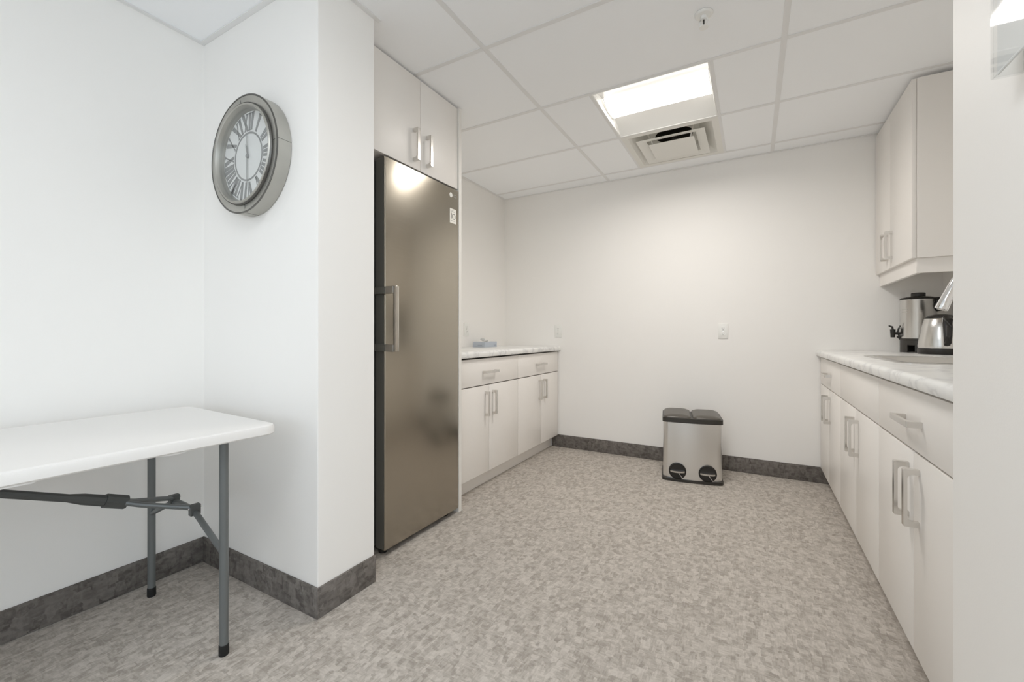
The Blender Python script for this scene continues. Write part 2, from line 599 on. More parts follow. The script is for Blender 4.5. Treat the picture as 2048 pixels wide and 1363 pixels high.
def troffer(cx, cy, label, lensmat, group=None):
    """2x2 volumetric troffer: frame, two curved reflectors, half-round lens, end plates"""
    r = root('ceiling_light', (cx, cy, CEIL), label, 'light', group)
    s, dep = 0.2925, 0.058
    f = MB()
    for (x0, x1, y0, y1) in ((-s - .008, s + .008, -s - .008, -s), (-s - .008, s + .008, s, s + .008), (-s - .008, -s, -s, s), (s, s + .008, -s, s)):
        f.box(x0, x1, y0, y1, -0.004, 0.02, 0.001, 1)
    f.build('frame', M['white'], r, 30)
    MB().box(-s - .012, s + .012, -s - .012, s + .012, dep + 0.004, dep + 0.012).build('housing', M['white'], r, 0)
    for sg in (-1, 1):
        rows = []
        for i in range(13):
            t = i / 12
            y = sg * (s - (s - 0.120) * t)
            z = dep * math.sin(t * PI / 2) ** 0.9
            rows.append([(-s, y, z), (s, y, z)])
        MB().quadstrip(rows).build('reflector', M['white'], r, 60)
    for sg in (-1, 1):
        e = MB().box(min(sg * s, sg * (s + .006)), max(sg * s, sg * (s + .006)), -s, s, 0.0201, dep + 0.004)
        e.build('end_plate', M['white'], r, 0)
        pts = [(0.128 * math.cos(PI + PI * i / 16), dep + 0.038 * math.sin(PI + PI * i / 16)) for i in range(17)]
        x = sg * (s - 0.012)
        MB().prism(pts, 'x', min(x, x + sg * 0.004), max(x, x + sg * 0.004)).build('lens_cap', M['tee'], r, 30)
    rows = []
    for i in range(17):
        a = PI + PI * i / 16
        y, z = 0.122 * math.cos(a), dep + 0.032 * math.sin(a)
        rows.append([(-s + 0.014, y, z), (s - 0.014, y, z)])
    MB().quadstrip(rows).build('lens', lensmat, r, 80)
    # added area lamp below the lens carries the room light; spread spares the reflectors
    lamp = area('fixture_light', (0, 0, dep - 0.0335), (0, 0, 0), 2 * s - 0.04, 0.19, 10.3, (1.0, 0.95, 0.895))
    lamp.data.spread = math.radians(165)
    lamp.parent = r
    return r


troffer((LX0 + LX1) / 2, (GY[-3] + GY[-2]) / 2, 'lit square recessed ceiling light with curved white reflectors beside the air diffuser', M['lens_k'])

# hall lights: same square fixtures, in shallow surface frames behind the camera


def hall_light(cx, cy, lens='lens_h'):
    r = root('ceiling_light', (cx, cy, CEIL - 0.055), 'unseen square lit ceiling light with a flat frame over the open hall', 'light', 'hall ceiling lights')
    f = MB()
    s = 0.3
    for (x0, x1, y0, y1) in ((-s, s, -s, -s + .02), (-s, s, s - .02, s), (-s, -s + .02, -s + .02, s - .02), (s - .02, s, -s + .02, s - .02)):
        f.box(x0, x1, y0, y1, 0, 0.0535)
    f.build('frame', M['white'], r, 0)
    MB().box(-s + .02, s - .02, -s + .02, s - .02, 0.004, 0.012).build('lens', M[lens], r, 0)


hall_light(-0.486, 0.151, 'lens_n')  # unseen light added by the opening to brighten pier and kitchen
for cx, cy in ((-0.486, -1.37), (0.9, -1.07), (-0.486, -2.6), (2.2, -2.3)):
    hall_light(cx, cy)

# ------------------------------------------------------------------ air diffuser
dc = ((LX0 + LX1) / 2, (GY[-2] + GY[-1]) / 2, CEIL)
r = root('air_diffuser', dc, 'white square louvred air supply diffuser next to the lit ceiling light', 'air vent')
s = 0.285


def ring(mb, a0, z0, a1, z1, th):
    """sloped square ring from half-size a0 at z0 to half-size a1 at z1"""
    t = bmesh.new()
    def sq(a, z): return [t.verts.new(p) for p in ((-a, -a, z), (a, -a, z), (a, a, z), (-a, a, z))]
    o, i = sq(a0, z0), sq(a1, z1)
    o2, i2 = sq(a0, z0 + th), sq(a1, z1 + th)
    for k in range(4):
        j = (k + 1) % 4
        t.faces.new((o[k], o[j], i[j], i[k])); t.faces.new((o2[k], i2[k], i2[j], o2[j]))
        t.faces.new((o[k], o2[k], o2[j], o[j])); t.faces.new((i[k], i[j], i2[j], i2[k]))
    bmesh.ops.recalc_face_normals(t, faces=t.faces[:])
    mb.merge(t)


f = MB(); ring(f, 0.30, -0.002, 0.262, -0.002, 0.006); f.build('frame', M['diff'], r, 0)
f = MB(); ring(f, 0.262, 0.0, 0.17, 0.075, 0.003); f.build('back_pan', M['diff'], r, 0)
# top of the pan with a round neck hole
t = MB()
n = 48
rows = []
inner, outer = [], []
for i in range(n + 1):
    a = 2 * PI * i / n
    cx_, cy_ = math.cos(a), math.sin(a)
    k = 0.171 / max(abs(cx_), abs(cy_))
    inner.append((0.125 * cx_, 0.125 * cy_, 0.076)); outer.append((k * cx_, k * cy_, 0.076))
t.quadstrip([inner, outer]).build('pan_top', M['diff'], r, 0)
t = MB().lathe([(0.1255, 0.075), (0.1255, 0.16), (0, 0.16)], 40, close=False)
t.build('duct_neck', M['duct'], r, 40)
f = MB(); ring(f, 0.216, -0.016, 0.158, -0.004, 0.003); f.build('louvre_ring', M['diff'], r, 0)
f = MB(); f.box(-0.146, 0.146, -0.146, 0.146, -0.028, -0.025, 0.001, 1); ring(f, 0.146, -0.026, 0.125, -0.016, 0.002); f.build('centre_plaque', M['diff'], r, 30)
for sx in (-1, 1):
    for sy in (-1, 1):
        MB().tube([(sx * 0.12, sy * 0.12, -0.022), (sx * 0.15, sy * 0.15, 0.074)], 0.005, 6).build('bracket', M['diff'], r)
MB().box(-0.02, 0.02, -0.006, 0.006, 0.02, 0.06).build('damper_lever', M['nickel'], r, 0)

# ------------------------------------------------------------------ sprinkler
r = root('fire_sprinkler', (-0.178, 1.946, CEIL), 'small white pendent sprinkler head hanging from a ceiling tile', 'sprinkler')
MB().lathe([(0.036, 0.0), (0.036, -0.003), (0.030, -0.008), (0.018, -0.010), (0.0, -0.010)], 28, close=False).build('escutcheon', M['white'], r)
MB().lathe([(0.013, -0.008), (0.013, -0.022), (0.009, -0.024), (0.0, -0.024)], 20, close=False).build('body', M['white'], r)
for sg in (-1, 1):
    MB().tube([(sg * 0.011, 0, -0.018), (sg * 0.016, 0, -0.030), (sg * 0.012, 0, -0.046), (sg * 0.002, 0, -0.054)], 0.0032, 8).build('frame_arm', M['white'], r)
MB().tube([(0, 0, -0.022), (0, 0, -0.048)], 0.003, 8).build('glass_bulb', M['black'], r)
d = MB().lathe([(0.0, -0.053), (0.018, -0.055), (0.018, -0.057), (0.0, -0.058)], 20, close=False)
d.build('deflector', M['white'], r)

# ------------------------------------------------------------------ handles
HANDLE = {}


def handle_mesh(L, p=0.036, w=0.017):
    """D-pull as a mesh: length along local z, sticks out along local +x, width along y"""
    key = (L, p, w)
    if key in HANDLE: return HANDLE[key]
    lg, bar, fr = 0.015, 0.009, 0.012
    h2 = L / 2
    pts = [(0, -h2), (p - 0.002, -h2), (p, -h2 + 0.002), (p, h2 - 0.002), (p - 0.002, h2), (0, h2), (0, h2 - lg)]
    c = (p - bar - fr, h2 - lg - fr)
    for i in range(6):
        a = PI / 2 * (1 - i / 5)
        pts.append((c[0] + fr * math.cos(a), c[1] + fr * math.sin(a)))
    c = (p - bar - fr, -h2 + lg + fr)
    for i in range(6):
        a = -PI / 2 * (i / 5)
        pts.append((c[0] + fr * math.cos(a), c[1] + fr * math.sin(a)))
    pts.append((0, -h2 + lg))
    b = MB()
    b.prism(pts, 'y', -w / 2, w / 2)
    o = b.build('handle', M['nickel'], None, 25)
    me = o.data
    bpy.data.objects.remove(o)
    HANDLE[key] = me
    return me


def handle(parent, loc_world, face, horiz=False, L=0.165):
    """face = +1: sticks out to +x, -1: to -x"""
    o = bpy.data.objects.new('handle', handle_mesh(L))
    C.objects.link(o)
    o.parent = parent
    off = Vector((0, 0, 0)); q = parent
    while q is not None:
        off += q.location; q = q.parent
    o.location = Vector(loc_world) - off
    rx = PI / 2 if horiz else 0
    o.rotation_euler = Matrix.Rotation(rx, 3, 'X').to_euler() if face > 0 else (Matrix.Rotation(PI, 3, 'Z') @ Matrix.Rotation(rx, 3, 'X')).to_euler()
    return o


# ------------------------------------------------------------------ base cabinets
GAP = 0.0015
TD = 0.019            # door thickness


def base_cabinet(xf, xb, y0, y1, ysplit, label, face, drawer_handle=True, toe=0.07, group=None, zbot=0.112, ztop=None):
    """xf door face, xb wall side; face = +1 faces +x"""
    r = root('base_cabinet', ((xf + xb) / 2, (y0 + y1) / 2, 0), label, 'cabinet', group)
    xc = xf - face * (TD + 0.001)       # carcass front
    b = at(r)
    b.box(min(xc, xb), max(xc, xb), y0, y1, 0.105, 0.690)
    if not ztop: b.box(min(xc, xb), max(xc, xb), y0, y1, 0.716, CTOP - 0.066)
    b.build('body', M['cab_in'], r, 0)
    k0 = xf - face * toe
    at(r).box(min(k0, k0 - face * 0.018), max(k0, k0 - face * 0.018), y0, y1, 0.0, 0.104).build('toe_kick', M['cab'], r, 0)

    def front(name, ya, yb, za, zb):
        q = at(r)
        q.box(min(xf, xf - face * TD), max(xf, xf - face * TD), ya + GAP, yb - GAP, za, zb, 0.0012, 2)
        return q.build(name, M['cab'], r, 30)
    dr = front('drawer', y0, y1, 0.7065, CTOP - 0.052)
    if drawer_handle:
        handle(dr, (xf, (y0 + y1) / 2, 0.792), face, True)
    for ya, yb, hy in ((y0, ysplit, ysplit - 0.047), (ysplit, y1, ysplit + 0.047)):
        d = front('door', ya, yb, zbot, 0.7)
        handle(d, (xf, hy, 0.577), face, False)
        e = at(r)
        e.box(min(xf - face * 0.003, xf - face * TD), max(xf - face * 0.003, xf - face * TD), ya + GAP, yb - GAP, zbot - 0.004, zbot - 0.0002)
        e.build('edge_strip', M['edge'], r, 0)
    return r


XFL, XFR = -1.58, 0.415
base_cabinet(XFL, XKL + 0.002, 2.062, 2.894, 2.478, 'greige two-door base cabinet between the fridge panel and its twin, under marble counter', 1)
base_cabinet(XFL, XKL + 0.002, 2.8945, YB - 0.012, 3.312, 'greige two-door base cabinet in the corner by the back wall, below the tissue box', 1)
base_cabinet(XFR, XKR - 0.002, 2.895, YB - 0.012, 3.29, 'greige two-door base cabinet under the coffee urn, in the corner by the back wall', -1)
base_cabinet(XFR, XKR - 0.002, 2.085, 2.8945, 2.49, 'greige two-door sink base cabinet with a plain front that has no drawer handle', -1, False, ztop=0.745)
base_cabinet(XFR, XKR - 0.002, 1.292, 2.0845, 1.685, 'greige two-door base cabinet between the sink cabinet and the white pier', -1)


def counter_profile(xf, xb, face):
    zt, zb = CTOP, CTOP - 0.040
    r = 0.016
    pts = [(xb, zb), (xf - face * 0.008, zb)]
    pts += [(xf - face * 0.003, zb + 0.002), (xf, zb + 0.010), (xf, zt - r)]
    for i in range(1, 7):
        a = PI / 2 * i / 6
        pts.append((xf - face * (r - r * math.cos(a)), zt - r + r * math.sin(a)))
    pts.append((xb, zt))
    return pts


o = MB().prism(counter_profile(-1.553, XKL + 0.001, 1), 'y', 2.060, YB - 0.002).build('countertop', M['marble'], None, 30)
tag(o, 'white marble-look countertop with the tissue box on it', 'countertop')
# right countertop with the sink cut-out
SX0, SX1, SY0, SY1 = 0.525, 0.885, 2.215, 2.80
b = MB()
b.prism(counter_profile(0.388, SX0, -1), 'y', 1.293, YB - 0.002)
b.box(SX0, XKR - 0.001, SY1, YB - 0.002, CTOP - 0.040, CTOP)
b.box(SX0, XKR - 0.001, 1.293, SY0, CTOP - 0.040, CTOP)
b.box(SX1, XKR - 0.001, SY0, SY1, CTOP - 0.040, CTOP)
o = b.build('countertop', M['marble'], None, 30)
tag(o, 'white marble-look countertop around the steel sink, with kettle and urn on it', 'countertop')

# sink: rim, bowl, drain
r = root('kitchen_sink', ((SX0 + SX1) / 2, (SY0 + SY1) / 2, CTOP), 'stainless drop-in kitchen sink set in the marble countertop', 'sink')
b = MB((0, 0, 0))
hx, hy = (SX1 - SX0) / 2, (SY1 - SY0) / 2
loops = []
for (ex, z, rr) in ((0.030, 0.0005, 0.045), (0.030, 0.003, 0.045), (0.018, 0.0045, 0.04), (-0.004, 0.0035, 0.035), (-0.008, -0.004, 0.035), (-0.014, -0.15, 0.05), (-0.04, -0.175, 0.06)):
    loops.append([(x, y, z) for x, y in rounded(-hx - ex, hx + ex, -hy - ex, hy + ex, rr, 6)])
loops = [l + [l[0]] for l in loops]
b.quadstrip(loops)
t = bmesh.new(); t.faces.new([t.verts.new(p) for p in loops[-1][:-1]])
b.merge(t)
b.build('bowl', M['steel'], r, 40)
MB().lathe([(0, -0.172), (0.028, -0.172), (0.042, -0.1725), (0.042, -0.175)], 24, close=False).build('drain', M['chrome'], r)

# faucet (mostly hidden behind the pier)
r = root('faucet', (0.955, 2.50, CTOP), 'chrome pull-down kitchen faucet with arched spout over the sink', 'faucet')
MB().lathe([(0.027, 0.0005), (0.027, 0.02), (0.020, 0.03), (0.018, 0.06), (0.0, 0.06)], 24, close=False).build('base', M['chrome'], r)
pts = [(0, 0, 0.05), (0, 0, 0.30)]
for i in range(1, 13):
    a = PI * 0.90 * i / 12
    pts.append((-0.105 + 0.105 * math.cos(a), 0, 0.30 + 0.125 * math.sin(a)))
MB().tube(pts, 0.0145, 16).build('neck', M['chrome'], r)
pe = Vector(pts[-1]); dr_ = (Vector(pts[-1]) - Vector(pts[-2])).normalized()
hd = [pe - dr_ * 0.01, pe + dr_ * 0.02, pe + dr_ * 0.08, pe + dr_ * 0.125, pe + dr_ * 0.128]
sp = MB().tube(hd, [0.0155, 0.018, 0.020, 0.0225, 0.021], 18).build('spray_head', M['chrome'], r)
for q in (0.055, 0.085):
    c0 = pe + dr_ * q + Vector((0.0195, -0.004, 0.006))
    MB().tube([c0 - dr_ * 0.008, c0 + dr_ * 0.008], 0.006, 8).build('spray_button', M['black'], sp)
MB().tube([(0.0, -0.016, 0.045), (0.0, -0.05, 0.06), (0.0, -0.09, 0.085)], [0.009, 0.007, 0.006], 10).build('lever', M['chrome'], r)

# ------------------------------------------------------------------ upper cabinet on the right
UX, UY, UZ0, UZ1 = 0.715, 2.93, 1.440, 2.364
r = root('upper_cabinet', ((UX + XKR) / 2, (UY + YB) / 2, UZ0), 'greige wall cabinet with two doors above the coffee urn', 'cabinet')
at(r).box(UX + 0.020, XKR - 0.001, UY, YB - 0.004, UZ0, UZ1, 0.001, 1).build('body', M['cab'], r, 30)
for ya, yb, hy in ((UY, 3.335, 3.335 - 0.045), (3.335, YB - 0.01, 3.335 + 0.045)):
    q = at(r)
    d = q.box(UX, UX + TD, ya + GAP, yb - GAP, UZ0 + 0.001, UZ1 - 0.002, 0.0012, 2).build('door', M['cab'], r, 30)
    handle(d, (UX, hy, 1.573), -1, False)
v = at(r)
v.box(UX + 0.022, UX + 0.040, UY + 0.016, YB - 0.006, UZ0 - 0.076, UZ0 - 0.0005)
v.box(UX + 0.040, XKR - 0.002, UY + 0.016, UY + 0.034, UZ0 - 0.076, UZ0 - 0.0005)
v.build('light_valance', M['cab'], r, 0)

# ------------------------------------------------------------------ fridge enclosure
FX, FY0, FY1 = -1.50, 1.447, 2.020        # door face and its near and far edges
r = root('upper_cabinet', (-1.84, 1.66, 1.90), 'greige wall cabinet with two doors above the steel fridge', 'cabinet')
CXF = -1.512
at(r).box(XKL + 0.002, CXF - 0.020, Y1 + 0.002, 2.028, 1.898, 2.375).build('body', M['cab_in'], r, 0)
for ya, yb, hy in ((Y1 + 0.004, 1.706, 1.706 - 0.05), (1.706, 2.014, 1.706 + 0.05)):
    d = at(r).box(CXF - TD, CXF, ya + GAP, yb - GAP, 1.898, 2.372, 0.0012, 2).build('door', M['cab'], r, 30)
    handle(d, (CXF, hy, 2.016), 1, False)
f = at(r).box(CXF - TD, CXF - 0.002, 2.0155, 2.028, 1.90, 2.372).build('filler_strip', M['edge'], r, 0)
o = MB((-1.82, 2.045, 0)).box(XKL + 0.002, FX - 0.005, 2.031, 2.058, 0.0, 2.378, 0.001, 1).build('fridge_panel', M['edge'], None, 30)
o.location = (-1.82, 2.045, 0)
tag(o, 'tall pale gable panel between the fridge and the base cabinets', 'panel')

# ------------------------------------------------------------------ fridge
r = root('refrigerator', (-1.80, 1.73, 0), 'tall brushed steel single-door fridge with vertical bar handle, beside the clock wall', 'fridge')
at(r).box(-2.13, FX - 0.075, FY0 + 0.002, FY1 - 0.002, 0.035, 1.868, 0.004, 2).build('body', M['fridge_side'], r, 30)
at(r).box(FX - 0.074, FX - 0.060, FY0 + 0.010, FY1 - 0.010, 0.045, 1.872).build('gasket', M['gasket'], r, 0)
dpts = rounded(FX - 0.059, FX, FY0, FY1, 0.006, 4)
d = at(r).prism(dpts, 'z', 0.034, 1.882).build('door', M['fridge'], r, 35)
at(r).box(FX - 0.058, FX - 0.006, FY0 - 0.0012, FY0 - 0.0004, 0.036, 1.880).build('door_side_trim', M['fridge_side'], r, 0)
at(r).box(FX - 0.055, FX - 0.012, FY0 + 0.01, FY1 - 0.01, 1.8822, 1.8832).build('door_top', M['gasket'], r, 0)
at(r).box(-2.05, FX - 0.035, FY0 + 0.02, FY1 - 0.03, 0.018, 0.034).build('plinth', M['black'], r, 0)
for fx in (-2.05, FX - 0.055):
    for fy in (FY0 + 0.04, FY1 - 0.06):
        at(r).lathe([(0.02, 0.0), (0.02, 0.02), (0.012, 0.022), (0.012, 0.034)], 16, Matrix.Translation((fx, fy, 0))).build('foot', M['black'], r)
HXo = -1.412
hz0, hz1 = 0.968, 1.268
hb = at(r).box(HXo - 0.017, HXo, FY0 - 0.019, FY0 + 0.002, hz0, hz1, 0.0015, 2).build('handle', M['hmetal'], r, 30)
for z0 in (hz0, hz1 - 0.032):
    at(r).box(FX - 0.059, FX + 0.020, FY0 - 0.018, FY0 - 0.0014, z0, z0 + 0.032, 0.001, 1).build('handle_bracket', M['fridge_side'], r, 30)
    at(r).box(FX + 0.0205, HXo - 0.0172, FY0 - 0.0185, FY0 + 0.001, z0 - 0.0003, z0 + 0.0323, 0.001, 1).build('handle_arm', M['hmetal'], r, 30)
# logo and energy sticker on the door; matrix maps text x->+y, text y->+z, facing +x


def face_mx(x, y, z):
    return Matrix.Translation(Vector((x, y, z)) - Vector((-1.80, 1.73, 0))) @ Matrix(((0, 0, 1, 0), (1, 0, 0, 0), (0, 1, 0, 0), (0, 0, 0, 1)))


lg = MB().lathe([(0, 0), (0.0135, 0), (0.0135, 0.0008), (0, 0.0008)], 28, face_mx(FX + 0.0002, 1.948, 1.842), close=False).build('logo_badge', M['logo'], r)
text_mesh('LG', 0.024, 0.0004, face_mx(FX + 0.0006, 1.985, 1.842), 'logo_letters', M['ink2'], r)
st = at(r).box(FX + 0.0002, FX + 0.0008, 1.938, 1.996, 1.683, 1.766).build('sticker', M['sticker'], r, 0)
text_mesh('1', 0.05, 0.0002, face_mx(FX + 0.0010, 1.951, 1.722), 'sticker_numeral', M['ink'], r)
rg = MB().lathe([(0.0165, 0.0), (0.0165, 0.0003), (0.0135, 0.0003), (0.0135, 0.0)], 28, face_mx(FX + 0.0009, 1.974, 1.722), close=False).build('sticker_numeral', M['ink'], r)
for z, ya, yb in ((1.754, 1.945, 1.970), (1.748, 1.945, 1.985), (1.695, 1.948, 1.982)):
    at(r).box(FX + 0.0009, FX + 0.0011, ya, yb, z, z + 0.003).build('sticker_print', M['ink2'], r, 0)

# ------------------------------------------------------------------ outlets


def outlet(loc, rz, label):
    r = root('wall_outlet', loc, label, 'outlet', None, rz)
    b = MB()
    b.box(-0.035, 0.035, -0.0055, -0.0003, -0.0575, 0.0575, 0.0022, 2)
    b.build('cover_plate', M['plate'], r, 30)
    for s in (-1, 1):
        f = MB().prism(rounded(-0.0165, 0.0165, s * 0.0195 - 0.014, s * 0.0195 + 0.014, 0.009, 5), 'y', -0.0072, -0.0054).build('socket', M['plate'], r, 30)
        for x, hh in ((-0.0065, 0.004), (0.0065, 0.0032)):
            MB().box(x - 0.001, x + 0.001, -0.0076, -0.0071, s * 0.0195 + 0.003 - hh, s * 0.0195 + 0.003 + hh).build('slot', M['slot'], f, 0)
        MB().lathe([(0, 0), (0.0025, 0), (0.0025, 0.0005), (0, 0.0005)], 12, Matrix.Translation((0, -0.0071, s * 0.0195 - 0.008)) @ Matrix.Rotation(PI / 2, 4, 'X'), close=False).build('ground_hole', M['slot'], f, 0)
    MB().lathe([(0, 0), (0.003, 0), (0.0025, 0.001), (0, 0.001)], 12, Matrix.Translation((0, -0.0055, 0)) @ Matrix.Rotation(PI / 2, 4, 'X'), close=False).build('screw', M['nickel'], r, 0)
    return r


outlet((-0.200, YB, 1.070), 0, 'white duplex outlet in the middle of the back wall above the trash bin')
outlet((-1.581, YB, 1.074), 0, 'white duplex outlet on the back wall just above the end of the counter')
outlet((XKL, 3.02, 1.086), PI / 2, 'white duplex outlet on the side wall above the tissue box counter')

# ------------------------------------------------------------------ tissue box
tx, ty = -2.04, 3.135
r = root('tissue_box', (tx, ty, CTOP), 'pale blue cardboard tissue box on the marble countertop', 'tissue box')
MB().box(-0.06, 0.06, -0.10, 0.10, 0.0003, 0.046, 0.0015, 1).build('carton', M['tissue_box'], r, 30)
MB().prism([(0.03 * math.cos(2 * PI * i / 20), 0.06 * math.sin(2 * PI * i / 20)) for i in range(20)], 'z', 0.0461, 0.0466).build('slot_film', M['paper'], r, 0)
MB().box(0.0601, 0.0605, 0.05, 0.085, 0.012, 0.019).build('print', M['tissue_print'], r, 0)
MB().box(-0.01, 0.035, -0.1005, -0.1001, 0.012, 0.019).build('print', M['tissue_print'], r, 0)
rows = []
for i in range(6):
    t_ = i / 5
    rows.append([(0.022 * math.sin(k * 1.3 + i * 0.5) * (0.5 + t_), -0.045 + 0.018 * k * (1 - 0.12 * i), 0.046 + 0.03 * t_ * (0.6 + 0.4 * math.sin(k * 1.1 + 1))) for k in range(6)])
MB().quadstrip(rows).build('tissue', M['paper'], r, 60)

# ------------------------------------------------------------------ coffee urn
ux, uy = 0.892, 3.535
r = root('coffee_urn', (ux, uy, CTOP), 'tall stainless coffee urn with black lid and black spigot on the counter', 'coffee urn')
R_ = 0.085
zb = 0.085
b = MB()
b.lathe([(R_ * 0.98, zb - 0.012), (R_ * 1.03, zb - 0.008), (R_ * 1.03, zb), (0, zb)], 40, close=False)
ang = [(150, 221), (246, 330), (0, 60), (80, 130)]
for a0, a1 in ang:
    pts = []
    for i in range(7):
        a = math.radians(a0 + (a1 - a0) * i / 6)
        pts.append((R_ * 1.0 * math.cos(a), R_ * 1.0 * math.sin(a)))
    for i in range(7):
        a = math.radians(a1 - (a1 - a0) * i / 6)
        pts.append((R_ * 0.90 * math.cos(a), R_ * 0.90 * math.sin(a)))
    b.prism(pts, 'z', 0.0005, zb - 0.012)
b.lathe([(R_ * 1.0, zb - 0.04), (R_ * 1.0, zb - 0.01), (R_ * 0.9, zb - 0.01), (R_ * 0.9, zb - 0.04), (R_, zb - 0.04)], 40, close=False)
b.build('base', M['lid2'], r, 40)
MB().lathe([(0, zb + 0.001), (R_ * 0.985, zb + 0.001), (R_, zb + 0.006), (R_, 0.318), (R_ * 1.015, 0.320), (R_ * 1.015, 0.325), (R_ * 0.98, 0.327), (0, 0.327)], 48, close=False).build('body', M['steel_v'], r, 40)
MB().lathe([(R_ * 1.02, 0.3255), (R_ * 1.03, 0.329), (R_ * 0.95, 0.337), (R_ * 0.55, 0.345), (0, 0.346)], 40, close=False).build('lid', M['black'], r)
MB().lathe([(R_ * 0.40, 0.344), (R_ * 0.40, 0.364), (R_ * 0.37, 0.368), (0, 0.368)], 28, close=False).build('lid_knob', M['black'], r)
for sg, nm in ((1, 'handle'), (-1, 'handle')):
    dx, dy = math.cos(math.radians(-30)) * sg, math.sin(math.radians(-30)) * sg
    hb_ = MB()
    hb_.tube([(dx * R_ * 0.98, dy * R_ * 0.98, 0.315), (dx * R_ * 1.36, dy * R_ * 1.36, 0.316), (dx * R_ * 1.42, dy * R_ * 1.42, 0.300), (dx * R_ * 1.36, dy * R_ * 1.36, 0.275), (dx * R_ * 0.98, dy * R_ * 0.98, 0.27)], 0.021, 12)
    if sg > 0:
        hb_.build(nm, M['black'], r)
    else:
        hb_.bm.free()
# spigot towards -x
sx = -R_
sg_ = MB()
sg_.tube([(sx, 0, 0.118), (sx - 0.035, 0, 0.118)], 0.009, 12)
sg_.tube([(sx - 0.035, 0, 0.092), (sx - 0.035, 0, 0.142)], [0.011, 0.014], 12)
sp = sg_.build('spigot', M['black'], r)
MB().tube([(sx - 0.035, 0, 0.14), (sx - 0.038, 0, 0.158), (sx - 0.055, 0, 0.166)], [0.006, 0.006, 0.004], 8).build('spigot_lever', M['black'], sp)
MB().tube([(sx - 0.004, 0, 0.10), (sx - 0.012, 0, 0.125), (sx - 0.006, 0, 0.15), (sx + 0.001, 0, 0.165)], 0.005, 8).build('sight_guard', M['black'], sp)
MB().tube([(sx - 0.012, 0.0, 0.10), (sx + 0.012, 0, 0.075)], 0.008, 8).build('spigot_nut', M['black'], sp)
for z in (0.262, 0.246):
    q = []
    for i in range(7):
        a = math.radians(196 + 26 * i / 6)
        q.append([((R_ + 0.0004) * math.cos(a), (R_ + 0.0004) * math.sin(a), z), ((R_ + 0.0004) * math.cos(a), (R_ + 0.0004) * math.sin(a), z + 0.005)])
    MB().quadstrip(q).build('lettering', M['ink2'], r)

# ------------------------------------------------------------------ kettle
kx, ky = 0.924, 3.285
r = root('electric_kettle', (kx, ky, CTOP), 'brushed steel electric kettle with black handle in front of the coffee urn', 'kettle')
MB().lathe([(0, 0.0005), (0.094, 0.0005), (0.097, 0.006), (0.098, 0.030), (0.096, 0.034), (0, 0.034)], 44, close=False).build('base', M['black'], r)
MB().lathe([(0.0955, 0.0345), (0.0965, 0.045), (0.092, 0.09), (0.080, 0.15), (0.069, 0.198), (0.064, 0.203), (0, 0.203)], 48, close=False).build('body', M['steel_v'], r, 50)
MB().lathe([(0.065, 0.2035), (0.064, 0.208), (0.048, 0.219), (0.02, 0.224), (0, 0.224)], 40, close=False).build('lid', M['black'], r)
ha = math.radians(-91)
dx, dy = math.cos(ha), math.sin(ha)
hp = [(0.066, 0.200), (0.095, 0.205), (0.122, 0.190), (0.132, 0.150), (0.126, 0.100), (0.110, 0.066), (0.092, 0.055)]
MB().tube([(dx * a, dy * a, z) for a, z in hp], [0.014, 0.016, 0.016, 0.015, 0.014, 0.013, 0.012], 12, flat=(1.1, 0.85)).build('handle', M['black'], r)
MB().tube([(dx * 0.072, dy * 0.072, 0.195), (dx * 0.084, dy * 0.084, 0.13), (dx * 0.0955, dy * 0.0955, 0.05)], 0.013, 10).build('handle_rail', M['black'], r)
sa = ha + PI
MB().tube([(math.cos(sa) * 0.062, math.sin(sa) * 0.062, 0.180), (math.cos(sa) * 0.092, math.sin(sa) * 0.092, 0.199)], [0.020, 0.010], 12).build('spout', M['steel_v'], r)

# ------------------------------------------------------------------ dual trash bin
bx, by, brz = -0.372, 3.252, math.radians(9.5)
r = root('trash_bin', (bx, by, 0), 'dual-compartment pedal trash bin of brushed steel with dark split lid against the back wall', 'trash bin', None, brz)
BW, BD = 0.195, 0.30      # half width, depth ; front at local y = 0


def bin_outline(hw, y0, y1, rr, bulge, n=5):
    pts = []
    for cx_, cy_, a0 in ((hw - rr, y1 - rr, 0), (-hw + rr, y1 - rr, 90), (-hw + rr, y0 + rr, 180), (hw - rr, y0 + rr, 270)):
        for i in range(n + 1):
            a = math.radians(a0 + 90 * i / n)
            pts.append((cx_ + rr * math.cos(a), cy_ + rr * math.sin(a)))
        if a0 == 180:
            for k in range(1, 10):
                x = -hw + rr + (2 * hw - 2 * rr) * k / 10
                pts.append((x, y0 - bulge * (1 - (x / (hw - rr)) ** 2)))
    return pts


